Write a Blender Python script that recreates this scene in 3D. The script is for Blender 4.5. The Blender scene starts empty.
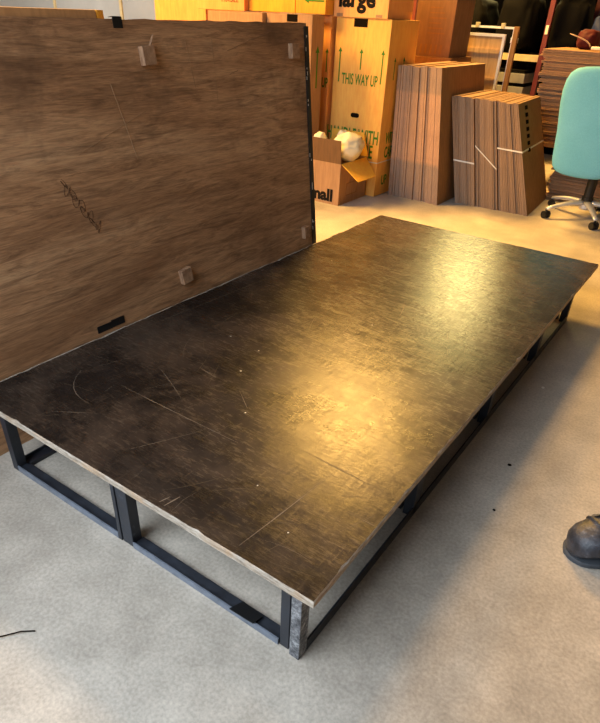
import bpy, bmesh, math, random
from mathutils import Vector, Matrix, noise
rnd = random.Random(7)
S = bpy.context.scene
COL = S.collection

# ------------------------------------------------------------------ helpers
def lin(r, g, b):
    f = lambda c: (c/255/12.92) if c/255 <= .04045 else ((c/255+.055)/1.055)**2.4
    return (f(r), f(g), f(b), 1)

def obj(name, bm, mats, parent=None, loc=None, smooth=False):
    me = bpy.data.meshes.new(name)
    bmesh.ops.recalc_face_normals(bm, faces=bm.faces[:])
    bm.to_mesh(me); bm.free()
    for m in (mats if isinstance(mats, (list, tuple)) else [mats]):
        me.materials.append(m)
    if smooth:
        for p in me.polygons: p.use_smooth = True
    o = bpy.data.objects.new(name, me); COL.objects.link(o)
    if parent: o.parent = parent
    if loc is not None: o.location = loc
    return o

def tag(o, label=None, cat=None, group=None, kind=None):
    if label: o['label'] = label
    if cat: o['category'] = cat
    if group: o['group'] = group
    if kind: o['kind'] = kind
    return o

def thing(name, label, cat, loc=(0, 0, 0), rz=0, group=None):
    o = bpy.data.objects.new(name, None); COL.objects.link(o)
    o.empty_display_size = .1
    o.location = loc; o.rotation_euler = (0, 0, rz)
    return tag(o, label, cat, group)

def box(bm, x0, x1, y0, y1, z0, z1, mi=0, bev=0):
    vs = [bm.verts.new(p) for p in ((x0,y0,z0),(x1,y0,z0),(x1,y1,z0),(x0,y1,z0),(x0,y0,z1),(x1,y0,z1),(x1,y1,z1),(x0,y1,z1))]
    return hexa(bm, vs, mi, bev)

def hexa(bm, vs, mi=0, bev=0):
    fs = [bm.faces.new([vs[i] for i in q]) for q in ((3,2,1,0),(4,5,6,7),(0,1,5,4),(1,2,6,5),(2,3,7,6),(3,0,4,7))]
    for f in fs: f.material_index = mi
    if bev:
        es = list({e for f in fs for e in f.edges})
        r = bmesh.ops.bevel(bm, geom=es, offset=bev, segments=2, affect='EDGES', profile=.6)
        for f in r['faces']: f.material_index = mi
    return fs

def slab(bm, pts8, mi=0, bev=0):
    return hexa(bm, [bm.verts.new(p) for p in pts8], mi, bev)

def tube(bm, pts, r, n=8, mi=0, cap=True):
    pts = [Vector(p) for p in pts]
    rr = r if isinstance(r, (list, tuple)) else [r]*len(pts)
    rings = []
    up = Vector((0, 0, 1))
    for i, p in enumerate(pts):
        d = (pts[min(i+1, len(pts)-1)] - pts[max(i-1, 0)]).normalized()
        a = d.cross(up)
        if a.length < 1e-3: a = d.cross(Vector((1, 0, 0)))
        a.normalize(); b = d.cross(a).normalized()
        rings.append([bm.verts.new(p + (a*math.cos(2*math.pi*k/n) + b*math.sin(2*math.pi*k/n))*rr[i]) for k in range(n)])
    for A, B in zip(rings, rings[1:]):
        for k in range(n):
            f = bm.faces.new((A[k], A[(k+1) % n], B[(k+1) % n], B[k])); f.material_index = mi
    if cap:
        bm.faces.new(rings[0]).material_index = mi; bm.faces.new(rings[-1][::-1]).material_index = mi

def loft(bm, rings, mi=0, cap=True):
    R = [[bm.verts.new(p) for p in r] for r in rings]
    n = len(R[0])
    for A, B in zip(R, R[1:]):
        for k in range(n):
            bm.faces.new((A[k], A[(k+1) % n], B[(k+1) % n], B[k])).material_index = mi
    if cap:
        bm.faces.new(R[0]).material_index = mi; bm.faces.new(R[-1][::-1]).material_index = mi

def text_mesh(name, body, size, mat, parent, loc, rot, bold=0.0, depth=.0006, align='LEFT', sx=1.0):
    c = bpy.data.curves.new(name, 'FONT'); c.body = body; c.size = size; c.offset = bold
    c.extrude = depth; c.align_x = align; c.resolution_u = 3
    t = bpy.data.objects.new(name+'_tmp', c); COL.objects.link(t)
    bpy.context.view_layer.update()
    dg = bpy.context.evaluated_depsgraph_get()
    me = bpy.data.meshes.new_from_object(t.evaluated_get(dg))
    bpy.data.objects.remove(t)
    me.materials.clear(); me.materials.append(mat); me.name = name
    o = bpy.data.objects.new(name, me); COL.objects.link(o)
    o.parent = parent; o.location = loc; o.rotation_euler = rot; o.scale = (sx, 1, 1)
    return o

def arrow(name, mat, parent, axis, at, length, w, head, plane='front', d=.0012):
    """flat printed arrow; at = tail point; axis: unit 2-D direction in the face (right, up)"""
    bm = bmesh.new()
    ax = Vector(axis); px = Vector((-ax.y, ax.x))
    prof = [(0,-w/2),(length-head,-w/2),(length-head,-w*1.7),(length,0),(length-head,w*1.7),(length-head,w/2),(0,w/2)]
    P = []
    for s, t in prof:
        q = ax*s + px*t
        P.append(q)
    fr = []; bk = []
    for q in P:
        if plane == 'front':
            fr.append(bm.verts.new((at[0]+q.x, at[1]-d, at[2]+q.y))); bk.append(bm.verts.new((at[0]+q.x, at[1]+.0002, at[2]+q.y)))
        else:
            fr.append(bm.verts.new((at[0]+d, at[1]+q.x, at[2]+q.y))); bk.append(bm.verts.new((at[0]-.0002, at[1]+q.x, at[2]+q.y)))
    bm.faces.new(fr); bm.faces.new(bk[::-1])
    for i in range(len(fr)):
        j = (i+1) % len(fr); bm.faces.new((fr[i], fr[j], bk[j], bk[i]))
    return obj(name, bm, mat, parent)

# ------------------------------------------------------------------ materials
class NT:
    def __init__(s, name, rough=.7, spec=.4, metal=0):
        s.m = bpy.data.materials.new(name); s.m.use_nodes = True
        s.t = s.m.node_tree; s.b = s.t.nodes['Principled BSDF']
        s.b.inputs['Roughness'].default_value = rough
        s.b.inputs['Specular IOR Level'].default_value = spec
        s.b.inputs['Metallic'].default_value = metal
        s.co = s.t.nodes.new('ShaderNodeTexCoord')
    def n(s, typ, **kw):
        x = s.t.nodes.new('ShaderNode'+typ)
        for k, v in kw.items(): setattr(x, k, v)
        return x
    def l(s, a, b): s.t.links.new(a, b)
    def coord(s, scale=(1,1,1), rot=(0,0,0), which='Object'):
        mp = s.n('Mapping'); mp.inputs['Scale'].default_value = scale; mp.inputs['Rotation'].default_value = rot
        s.l(s.co.outputs[which], mp.inputs['Vector']); return mp.outputs[0]
    def noise(s, scale, vec=None, detail=4, rough=.55, dist=0):
        x = s.n('TexNoise'); x.inputs['Scale'].default_value = scale; x.inputs['Detail'].default_value = detail
        x.inputs['Roughness'].default_value = rough; x.inputs['Distortion'].default_value = dist
        s.l(vec if vec is not None else s.co.outputs['Object'], x.inputs['Vector']); return x.outputs['Fac']
    def ramp(s, fac, stops):
        x = s.n('ValToRGB'); e = x.color_ramp.elements
        while len(e) < len(stops): e.new(.5)
        for el, (p, c) in zip(e, stops):
            el.position = p; el.color = c if isinstance(c, tuple) else (c, c, c, 1)
        s.l(fac, x.inputs['Fac']); return x.outputs['Color']
    def mix(s, fac, a, b, mode='MIX'):
        x = s.n('Mix', data_type='RGBA', blend_type=mode)
        for sock, v in ((x.inputs['Factor'], fac), (x.inputs['A'], a), (x.inputs['B'], b)):
            pass
        ins = {i.identifier: i for i in x.inputs}
        for key, v in (('Factor_Float', fac), ('A_Color', a), ('B_Color', b)):
            if hasattr(v, 'is_linked') or hasattr(v, 'links'): s.l(v, ins[key])
            elif isinstance(v, (int, float)) and key != 'Factor_Float': ins[key].default_value = (v, v, v, 1)
            else: ins[key].default_value = v
        return [o for o in x.outputs if o.identifier == 'Result_Color'][0]
    def base(s, v):
        if isinstance(v, tuple): s.b.inputs['Base Color'].default_value = v
        else: s.l(v, s.b.inputs['Base Color'])
    def rough(s, v): s.l(v, s.b.inputs['Roughness'])
    def bump(s, h, strength=.2, dist=.01):
        x = s.n('Bump'); x.inputs['Strength'].default_value = strength; x.inputs['Distance'].default_value = dist
        s.l(h, x.inputs['Height']); s.l(x.outputs[0], s.b.inputs['Normal'])

def plain(name, c, rough=.6, spec=.4, metal=0, var=.12, scale=14):
    t = NT(name, rough, spec, metal)
    n = t.noise(scale)
    c = lin(*c)
    lo = tuple(v*(1-var) for v in c[:3])+(1,); hi = tuple(min(1, v*(1+var)) for v in c[:3])+(1,)
    t.base(t.ramp(n, [(.3, lo), (.7, hi)]))
    return t.m

def cardboard(name, c, var=.1, rough=.75):
    t = NT(name, rough, .25)
    c = lin(*c)
    a = t.noise(3.5, detail=5); g = t.noise(60, t.coord((1, 1, .15)), detail=2)
    col = t.ramp(a, [(.3, tuple(v*(1-var) for v in c[:3])+(1,)), (.7, tuple(min(1, v*(1+var)) for v in c[:3])+(1,))])
    t.base(t.mix(.12, col, t.ramp(g, [(.35, .1), (.65, .9)]), 'OVERLAY'))
    t.bump(g, .05, .002)
    return t.m

# concrete floor
t = NT('concrete', .55, .35)
a = t.noise(.9, detail=6, rough=.6); b = t.noise(7, detail=8, rough=.7); c = t.noise(120, detail=3)
col = t.ramp(a, [(.3, lin(156, 146, 132)), (.7, lin(197, 187, 172))])
col = t.mix(.35, col, t.ramp(b, [(.3, .25), (.72, .75)]), 'OVERLAY')
col = t.mix(.28, col, t.ramp(c, [(.3, .2), (.7, .8)]), 'OVERLAY')
st = t.noise(2.6, detail=7, rough=.75, dist=.6)
col = t.mix(t.ramp(st, [(.62, 0.0), (.78, .35)]), col, lin(120, 112, 102))
pale = t.noise(4.2, t.coord((1, 1, 1), (0, 0, .7)), detail=8, rough=.8)
col = t.mix(t.ramp(pale, [(.64, 0.0), (.72, .4)]), col, lin(216, 206, 188))
t.base(col); t.rough(t.ramp(b, [(.3, .42), (.7, .66)])); t.bump(b, .12, .01)
M_floor = t.m

# worn dark deck top
t = NT('worn_black_deck', .4, .5)
v = t.coord((1, 1, 1))
big = t.noise(2.2, v, detail=6, rough=.62, dist=.5)
gr = t.noise(8, t.coord((.75, 2.6, 1), (0, 0, .25)), detail=8, rough=.75, dist=.5)
fine = t.noise(60, t.coord((.5, 2.4, 1), (0, 0, .12)), detail=5, rough=.75)
cross = t.noise(34, t.coord((3.2, .35, 1), (0, 0, -.5)), detail=5, rough=.7)
col = t.ramp(big, [(.32, lin(25, 22, 21)), (.55, lin(37, 32, 30)), (.75, lin(58, 50, 43))])
col = t.mix(t.ramp(gr, [(.45, 0.0), (.66, .8)]), col, lin(22, 18, 16))
patch = t.noise(3.4, t.coord((1, 1, 1), (0, 0, .8)), detail=8, rough=.7, dist=.4)
col = t.mix(t.ramp(patch, [(.44, 0.0), (.62, .7)]), col, lin(74, 61, 51))
worn = t.ramp(patch, [(.36, .08), (.62, 1.0)])
col = t.mix(t.mix(1.0, worn, t.ramp(fine, [(.54, 0.0), (.74, .55)]), 'MULTIPLY'), col, lin(116, 98, 80))
col = t.mix(t.mix(1.0, worn, t.ramp(cross, [(.58, 0.0), (.76, .5)]), 'MULTIPLY'), col, lin(120, 102, 84))
t.base(col)
rg = t.mix(.5, t.ramp(gr, [(.35, .17), (.65, .32)]), t.ramp(fine, [(.35, .15), (.65, .38)]))
t.rough(rg)
hb = t.mix(.5, gr, t.mix(.5, fine, cross))
t.l(t.ramp(t.mix(.5, gr, cross), [(.36, .06), (.62, .36)]), t.b.inputs['Specular IOR Level'])
t.bump(hb, .26, .004)
M_deck = t.m
M_ply_edge = None
t = NT('worn_plywood_edge', .8, .2)
a = t.noise(30, t.coord((1, 1, 6)), detail=5, rough=.7); b = t.noise(11, detail=4)
col = t.ramp(a, [(.25, lin(96, 84, 72)), (.5, lin(168, 155, 138)), (.75, lin(205, 196, 182))])
t.base(t.mix(t.ramp(b, [(.5, 0.0), (.7, .6)]), col, lin(178, 140, 100))); t.bump(a, .4, .004)
M_ply_edge = t.m
M_scratch = plain('pale_scratch', (118, 104, 90), .6, .3)
M_scratch2 = plain('brown_scratch', (88, 74, 58), .6, .3)
M_chip = plain('paint_chip', (226, 218, 205), .7, .3)

# brown plywood back of the leaning panel
t = NT('brown_plywood', .6, .28)
w = t.noise(1.6, t.coord((1, .55, 2.6)), detail=4, rough=.6, dist=.8)
g = t.noise(7, t.coord((1, .55, 5.5)), detail=8, rough=.72, dist=1.2)
f = t.noise(60, t.coord((1, .35, 5)), detail=3)
blot = t.noise(2.3, t.coord((1, 1, 1), (.4, 0, 0)), detail=6, rough=.65)
col = t.ramp(w, [(.3, lin(164, 120, 84)), (.5, lin(196, 149, 107)), (.7, lin(222, 178, 134))])
col = t.mix(t.ramp(g, [(.44, 0.0), (.68, .72)]), col, lin(98, 68, 48))
col = t.mix(.3, col, t.ramp(f, [(.3, .15), (.7, .85)]), 'OVERLAY')
col = t.mix(t.ramp(blot, [(.54, 0.0), (.68, .6)]), col, lin(104, 76, 56))
col = t.mix(t.ramp(blot, [(.24, .35), (.4, 0.0)]), col, lin(176, 146, 112))
t.base(col); t.bump(g, .15, .004)
M_board = t.m
M_blackedge = plain('black_paint', (26, 25, 25), .5, .4)
M_tape = plain('black_tape', (18, 19, 21), .55, .4)
M_ink = plain('dark_ink', (66, 52, 44), .8, .1)
M_pencil = plain('pale_pencil', (160, 126, 92), .8, .1)
t = NT('block_wood', .75, .25)
a = t.noise(18, t.coord((4, 1, 1)), detail=6, rough=.7)
t.base(t.ramp(a, [(.3, lin(122, 88, 66)), (.7, lin(206, 164, 126))])); M_block = t.m

# steel
t = NT('black_steel', .5, .5)
a = t.noise(22, detail=6, rough=.7)
t.base(t.ramp(a, [(.35, lin(30, 32, 38)), (.62, lin(42, 46, 54)), (.78, lin(92, 97, 106))])); t.rough(t.ramp(a, [(.3, .38), (.7, .6)])); M_steel = t.m
t = NT('flaking_grey_steel', .6, .45)
a = t.noise(60, detail=6, rough=.75)
t.base(t.ramp(a, [(.38, lin(52, 52, 55)), (.52, lin(104, 104, 106)), (.68, lin(170, 170, 170))])); t.bump(a, .3, .003); M_flake = t.m
M_lip = plain('daylit_steel_lip', (104, 110, 120), .5, .5, var=.25, scale=30)  # same steel, painted lighter for the daylight falling on the front lip

M_yellow = cardboard('yellow_carton', (230, 172, 84))
M_yellow2 = cardboard('bright_yellow_carton', (232, 164, 94))
M_yellow3 = cardboard('deep_yellow_carton', (214, 148, 84))
M_orange = cardboard('orange_carton', (224, 156, 50))
M_kraft = cardboard('kraft_carton', (160, 122, 86))
M_kraftdk = cardboard('dark_kraft_carton', (140, 101, 62))
M_flap = cardboard('yellow_flap', (240, 180, 66))
M_in = cardboard('carton_inside', (108, 78, 48))
M_green = plain('green_print', (66, 118, 44), .8, .1)
M_black = plain('black_print', (26, 22, 18), .8, .1)
M_hole = plain('dark_slot', (20, 14, 9), .9, .05)
M_strap = plain('white_strap', (222, 214, 200), .5, .4)
M_packing = plain('white_packing', (244, 232, 196), .7, .3, var=.06)

def edge_board(name, stops, dirscale, split=1.0):
    """cut edges of flat corrugated board: fine lines along the sheets, banded where the flaps are creased"""
    t = NT(name, .85, .15)
    g = t.noise(40, t.coord(dirscale), detail=5, rough=.7)
    sep = t.n('SeparateXYZ'); t.l(t.co.outputs['Object'], sep.inputs[0])
    wob = t.noise(9, detail=2)
    add = t.n('Math', operation='MULTIPLY_ADD'); add.inputs[1].default_value = .03
    t.l(wob, add.inputs[0]); t.l(sep.outputs['Z'], add.inputs[2])
    r = t.n('ValToRGB'); r.color_ramp.interpolation = 'LINEAR'
    e = r.color_ramp.elements
    while len(e) < len(stops): e.new(.5)
    for el, (p, c) in zip(e, stops): el.position = p; el.color = lin(*c)
    t.l(add.outputs[0], r.inputs['Fac'])
    col = t.mix(.55, r.outputs['Color'], t.ramp(g, [(.3, .12), (.7, .88)]), 'OVERLAY')
    inf = t.n('ObjectInfo')
    mul = t.ramp(inf.outputs['Random'], [(0, .82), (1, 1.0)])
    t.base(t.mix(1.0, col, mul, 'MULTIPLY')); t.bump(g, .4, .004)
    return t.m
M_tall = edge_board('tall_board_edges', [(0, (150, 124, 106)), (.275, (156, 130, 110)), (.30, (192, 148, 114)), (.74, (192, 150, 116)), (.76, (166, 136, 110)), (1, (166, 136, 110))], (14, 1, .25))
M_bundle = edge_board('bundle_board_edges', [(0, (146, 120, 98)), (.31, (150, 123, 100)), (.33, (156, 127, 102)), (1, (158, 128, 102))], (16, 1, .2))
M_pile = edge_board('pile_board_edges', [(0, (162, 128, 100)), (.5, (158, 124, 96)), (1, (162, 128, 100))], (.6, .6, 12))
M_face = cardboard('flat_board_face', (150, 112, 76))

# ------------------------------------------------------------------ the setting
def structure(name, bm, m):
    return tag(obj(name, bm, m), kind='structure')
bm = bmesh.new(); box(bm, -14, 6, -6, 7.6, -.1, 0); structure('floor', bm, M_floor)
t = NT('grey_cladding', .6, .3)
a = t.noise(1.4, detail=4)
t.base(t.ramp(a, [(.3, lin(168, 168, 166)), (.7, lin(184, 184, 181))])); M_wall = t.m
bm = bmesh.new(); box(bm, -14, 6, 7.6, 7.75, 0, 5.5); structure('wall_back', bm, M_wall)
bm = bmesh.new(); box(bm, -14.15, -14, -1.95, 7.75, 0, 5.5); structure('wall_left', bm, M_wall)
bm = bmesh.new(); box(bm, 6, 6.15, -1.95, 7.75, 0, 5.5); structure('wall_right', bm, M_wall)
bm = bmesh.new(); box(bm, -14, -3.6, -1.95, -1.8, 0, 5.5); box(bm, 1.8, 6, -1.95, -1.8, 0, 5.5); box(bm, -3.6, 1.8, -1.95, -1.8, 3.6, 5.5); structure('wall_front_baffle', bm, M_wall)  # unseen wall, added to cut the sky light down to its opening
M_ceil = plain('ceiling_panels', (92, 86, 78), .8, .2, var=.05, scale=2)
bm = bmesh.new(); box(bm, -14.15, 6.15, -1.95, 7.75, 5.5, 5.6); structure('ceiling', bm, M_ceil)
M_trim = plain('cream_joint', (204, 184, 138), .6, .3)
for i, x in enumerate((-12.9, -11.05, -9.22, -7.4, -5.6, -3.8, -2.0, -.2, 1.6)):
    bm = bmesh.new(); box(bm, x-.03, x+.03, 7.575, 7.6, 0, 5.5); structure('trim_%d' % (i+1), bm, M_trim)

# ------------------------------------------------------------------ the stage deck
W, L, ZT, TH = 1.203, 2.443, .239, .018
stage = thing('stage_deck', 'low black stage platform with worn scratched top on a black steel frame', 'stage', (-W/2, L/2, 0))
off = Vector((W/2, -L/2, 0))
def P(x, y, z): return (x+off.x, y+off.y, z)     # deck-corner frame -> stage frame
bm = bmesh.new()
out = []
def edge(p, q, n):
    for i in range(n):
        u = i/n; yield (p[0]+(q[0]-p[0])*u, p[1]+(q[1]-p[1])*u)
pts = list(edge((0,0),(0,L),110))+list(edge((0,L),(-W,L),54))+list(edge((-W,L),(-W,0),110))+list(edge((-W,0),(0,0),54))
cx, cy = -W/2, L/2
top, mid, bot = [], [], []
for (x, y) in pts:
    def inn(d):
        dx = math.copysign(1, cx-x) if (abs(x) < 1e-6 or abs(x+W) < 1e-6) else 0
        dy = math.copysign(1, cy-y) if (abs(y) < 1e-6 or abs(y-L) < 1e-6) else 0
        return x+dx*d, y+dy*d
    k = noise.noise(Vector((x*9, y*9, 0)))
    k2 = noise.noise(Vector((x*31+5, y*31, 2)))
    chip = max(0, k2-.25)*.008 + (.002 if k2 > .38 else 0)
    jit = .001 + .001*k
    a = inn(jit+.0022+chip+(.009+.006*k if abs(x+W) < 1e-6 else 0)); b = inn(jit+chip*.35); c = inn(.001+.001*k)
    top.append(bm.verts.new(P(a[0], a[1], ZT))); mid.append(bm.verts.new(P(b[0], b[1], ZT-.003-chip*.3))); bot.append(bm.verts.new(P(c[0], c[1], ZT-TH)))
n = len(pts)
bm.faces.new(top).material_index = 0
bm.faces.new(bot[::-1]).material_index = 1
for A, B in ((top, mid), (mid, bot)):
    for i in range(n):
        j = (i+1) % n; bm.faces.new((A[i], A[j], B[j], B[i])).material_index = 1
def scratch(x, y, ang, ln, w, mi, bend=0):
    N = max(2, int(ln/.03)); 
    prev = None
    for i in range(N+1):
        s = i/N-.5; a2 = ang+bend*s
        px = x+math.cos(ang)*ln*s - math.sin(ang)*bend*ln*(s*s-.25)*.5; py = y+math.sin(ang)*ln*s + math.cos(ang)*bend*ln*(s*s-.25)*.5
        if not (-W+.01 < px < -.01 and .01 < py < L-.01): prev = None; continue
        ww = w*(.35+.65*(1-abs(2*s)))*(.6+.8*rnd.random())
        nx, ny = -math.sin(a2)*ww/2, math.cos(a2)*ww/2
        cur = [bm.verts.new(P(px+nx, py+ny, ZT+.0003)), bm.verts.new(P(px-nx, py-ny, ZT+.0003))]
        if prev: bm.faces.new((prev[0], cur[0], cur[1], prev[1])).material_index = mi
        prev = cur
for _ in range(190):
    x, y = rnd.uniform(-W, 0), rnd.uniform(0, L)**1.0
    ang = rnd.gauss(1.2, .7)
    scratch(x, y, ang, rnd.uniform(.02, .17), rnd.uniform(.0006, .0014), 2 if rnd.random() < .35 else 3, rnd.uniform(-.6, .6))
for a in ((-.675,.30,.0,.46,.0022,2,.03),(-.20,.375,-.04,.40,.003,3,0),(-.197,.185,1.48,.32,.0022,2,.04),(-.98,.23,-.55,.2,.0018,2,1.3),(-.755,.518,-.15,.08,.003,2,0),(-.422,.036,1.4,.045,.004,2,0),(-.44,.03,1.3,.03,.003,2,0),
          (-.60,.20,1.1,.2,.0014,2,.1),(-.80,.40,2.7,.22,.0012,2,.1),(-1.02,.42,1.3,.18,.0014,2,.2),(-1.12,.9,1.5,.9,.003,3,.02),(-.9,.12,.6,.12,.0016,2,0),(-.57,.47,2.5,.1,.0016,2,0),(-.42,1.9,1.8,.2,.0015,2,0),(-.5,1.35,1.9,.14,.002,2,.3)):
    scratch(*a)
for (x, y, r) in ((-.68,.59,.004),(-.52,.42,.003),(-.72,.73,.003),(-.52,1.15,.003),(-1.0,1.62,.003),(-.15,.12,.002),(-.3,.2,.002),(-.86,.75,.003)):
    vs = [bm.verts.new(P(x+r*math.cos(k*1.257+r*900)*rnd.uniform(.6,1.3), y+r*math.sin(k*1.257+r*900), ZT+.0004)) for k in range(5)]
    bm.faces.new(vs).material_index = 4
obj('deck_panel', bm, [M_deck, M_ply_edge, M_scratch, M_scratch2, M_chip], stage)

FX0, FX1, FY0, FY1 = -1.105, -.036, .018, 2.25
ys = [FY0, .60, 1.18, 1.75, FY1]
ZU = ZT-TH
def bar(name, x0, x1, y0, y1, z0, z1, m=M_steel, label=None):
    bm = bmesh.new(); q = [P(x0, y0, z0), P(x1, y1, z1)]
    box(bm, q[0][0], q[1][0], q[0][1], q[1][1], q[0][2], q[1][2], 0, .0015)
    o = obj(name, bm, m, stage)
    if label: o['label'] = label
    return o
def angle(name, ax, c0, c1, at, inward, hl=.022, wf=.036):
    """angle iron lying on the floor: a lip and a flange; ax = 'x' or 'y' run"""
    bm = bmesh.new()
    if ax == 'x':
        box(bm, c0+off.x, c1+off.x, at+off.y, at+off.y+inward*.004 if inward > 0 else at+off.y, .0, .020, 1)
        a, b = sorted((at+inward*.004, at+inward*.036)); box(bm, c0+off.x, c1+off.x, a+off.y, b+off.y, .0, .013, 0)
    else:
        a, b = sorted((at, at+inward*.004)); box(bm, a+off.x, b+off.x, c0+off.y, c1+off.y, 0, hl, 0)
        a, b = sorted((at+inward*.004, at+inward*wf)); box(bm, a+off.x, b+off.x, c0+off.y, c1+off.y, 0, .013, 0)
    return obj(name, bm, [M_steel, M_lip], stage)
# bottom rails
MX = -.600
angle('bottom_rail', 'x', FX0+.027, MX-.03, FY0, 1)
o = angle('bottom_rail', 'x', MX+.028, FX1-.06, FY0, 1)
angle('bottom_rail', 'y', FY0+.03, FY1-.03, FX1, -1, .034, .012)
angle('bottom_rail', 'y', FY0+.03, FY1-.03, FX0, 1)
for y in ys[1:]:
    bar('cross_rail', FX0+.04, MX-.001, y-.015, y+.015, 0, .022)
    bar('cross_rail', MX+.001, FX1-.04, y-.015, y+.015, 0, .022)
# top rails tucked under the panel
for x in (FX0+.03, MX, FX1-.045): bar('top_rail', x-.015, x+.015, FY0+.032, FY1-.03, ZU-.03, ZU)
bar('top_rail', FX0+.046, MX-.016, FY0+.05, FY0+.075, ZU-.022, ZU)
bar('top_rail', MX+.016, FX1-.061, FY0+.05, FY0+.075, ZU-.022, ZU)
# legs: front end
bar('leg', FX0, FX0+.027, FY0, FY0+.03, 0, ZU)
bar('leg', MX-.029, MX-.016, FY0, FY0+.030, 0, ZU)
bar('leg', MX-.013, MX+.027, FY0+.002, FY0+.032, 0, ZU)
bar('leg', FX1-.058, FX1-.034, FY0+.004, FY0+.034, 0, ZU)
bar('leg', FX1-.026, FX1, FY0-.004, FY0+.028, 0, ZU, M_flake, 'grey steel leg with flaking paint at the near corner')
# legs: along the right and left sides and the far end
for y in ys[1:4]:
    bar('leg', FX1-.03, FX1, y-.024, y-.002, .0, ZU); bar('leg', FX1-.03, FX1-.002, y+.002, y+.024, .0, ZU)
    bar('leg', FX0, FX0+.03, y-.015, y+.015, 0, ZU)
for x0, x1 in ((FX0, FX0+.03), (MX-.015, MX+.015), (FX1-.03, FX1)): bar('leg', x0, x1, FY1-.03, FY1, 0, ZU)
bm = bmesh.new()   # torn strip of tape on the front rail
slab(bm, [P(-.235,.012,.0225),P(-.165,.014,.0225),P(-.160,.045,.016),P(-.225,.052,.016),P(-.235,.012,.0245),P(-.165,.014,.026),P(-.160,.045,.021),P(-.225,.052,.018)])
tag(obj('tape_scrap', bm, M_tape, stage), 'loose scrap of black tape on the front rail')

# ------------------------------------------------------------------ leaning panel
bd = thing('leaning_panel', 'big brown plywood panel standing on edge against the far side of the black stage', 'panel', (-1.1885, .574, 0))
BL = 2.444; SL = .112; BH = 1.15; BT = .028
def B(y, z, d=0):   # on the panel face: world y, height z, d = out of the face (towards +X)
    return (-SL*z + d, y-.574, z + d*SL)
y0, y1 = 1.796-BL, 1.796
bm = bmesh.new()
NY = 60
rows = []
for i in range(NY+1):
    y = y0+(y1-y0)*i/NY
    jz = .004*noise.noise(Vector((y*14, 0, 3)))
    rows.append((y, BH+jz))
F = [[bm.verts.new(B(y, z)) for z in (0, zt)] for y, zt in rows]
K = [[bm.verts.new(B(y, z, -BT)) for z in (0, zt)] for y, zt in rows]
for i in range(NY):
    bm.faces.new((F[i][0], F[i+1][0], F[i+1][1], F[i][1])).material_index = 0
    bm.faces.new((K[i][1], K[i+1][1], K[i+1][0], K[i][0])).material_index = 0
    bm.faces.new((F[i][1], F[i+1][1], K[i+1][1], K[i][1])).material_index = 1
    bm.faces.new((K[i][0], K[i+1][0], F[i+1][0], F[i][0])).material_index = 1
bm.faces.new((F[-1][0], K[-1][0], K[-1][1], F[-1][1])).material_index = 2
bm.faces.new((F[0][1], K[0][1], K[0][0], F[0][0])).material_index = 2
def lineB(ya, za, yb, zb, w): 
    N = 8; pp = []
    for i in range(N+1): pp.append(B(ya+(yb-ya)*i/N, za+(zb-za)*i/N+.002*rnd.uniform(-1,1), .0004))
    tube(bm, pp, w*.7, 4, 3)
lineB(.72,.98,.775,.76,.0016); lineB(1.07,1.09,1.09,.95,.001); lineB(1.2,1.11,1.2,.9,.0008)
lineB(1.28,1.06,1.55,1.12,.0012); lineB(1.4,.96,1.47,.965,.0016); lineB(1.28,.985,1.33,.995,.002); lineB(1.55,.84,1.64,.86,.0014); lineB(.5,.95,.6,.96,.001)
lineB(1.58,.98,1.72,1.0,.001); lineB(.55,.8,.85,.9,.001); lineB(.68,1.0,1.0,1.02,.001)
obj('panel_sheet', bm, [M_board, M_ply_edge, M_blackedge, M_pencil], bd)
bm = bmesh.new()    # black painted band at the end with worn white chips
def quadB(bm, ya, yb, za, zb, d, mi=0, th=.0008):
    slab(bm, [B(ya,za,.0),B(yb,za,.0),B(yb,za,d),B(ya,za,d),B(ya,zb,.0),B(yb,zb,.0),B(yb,zb,d),B(ya,zb,d)], mi)
quadB(bm, y1-.019, y1+.010, 0.02, BH-.012, .004)
for _ in range(15):
    z = rnd.uniform(.3, BH-.03) if rnd.random() < .5 else rnd.uniform(.9, BH-.02)
    yy = y1-rnd.uniform(.004, .017); quadB(bm, yy-.002, yy+.002, z, z+rnd.uniform(.004, .02), .0046, 1)
obj('edge_band', bm, [M_blackedge, M_chip], bd)
for i, (y, z, rot, lab) in enumerate(((.879,1.052,.06,'pale wooden block with a splinter, near the top edge'),(1.685,1.05,-.03,None),(.90,.325,.12,None),(1.71,.305,.05,None))):
    bm = bmesh.new()
    h = .027; wv = .026 if i != 3 else .02
    c = []
    for (dy, dz, dd) in ((-1,-1,0),(1,-1,0),(1,-1,1),(-1,-1,1),(-1,1,0),(1,1,0),(1,1,1),(-1,1,1)):
        yy = dy*wv; zz = dz*h; yy, zz = yy*math.cos(rot)-zz*math.sin(rot), yy*math.sin(rot)+zz*math.cos(rot)
        c.append(B(y+yy, z+zz, dd*.022))
    slab(bm, c, 0, .002)
    if i == 0: tube(bm, [B(y+.012, z+.022, .012), B(y+.026, z+.05, .016), B(y+.034, z+.058, .014)], [.004, .003, .001], 5)
    o = obj('wood_block', bm, M_block, bd)
    if lab: o['label'] = lab
bm = bmesh.new(); quadB(bm, .770, .806, BH-.024, BH+.005, .0015)
slab(bm, [B(.772,BH+.005,-.02),B(.804,BH+.005,-.02),B(.804,BH+.005,.0015),B(.772,BH+.005,.0015),B(.772,BH+.0065,-.02),B(.804,BH+.0065,-.02),B(.804,BH+.0065,.0015),B(.772,BH+.0065,.0015)])
obj('black_tape', bm, M_tape, bd)
bm = bmesh.new(); quadB(bm, .470, .531, .243, .266, .002); quadB(bm, .530, .586, .244, .270, .0025); obj('black_tape', bm, M_tape, bd)
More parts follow.
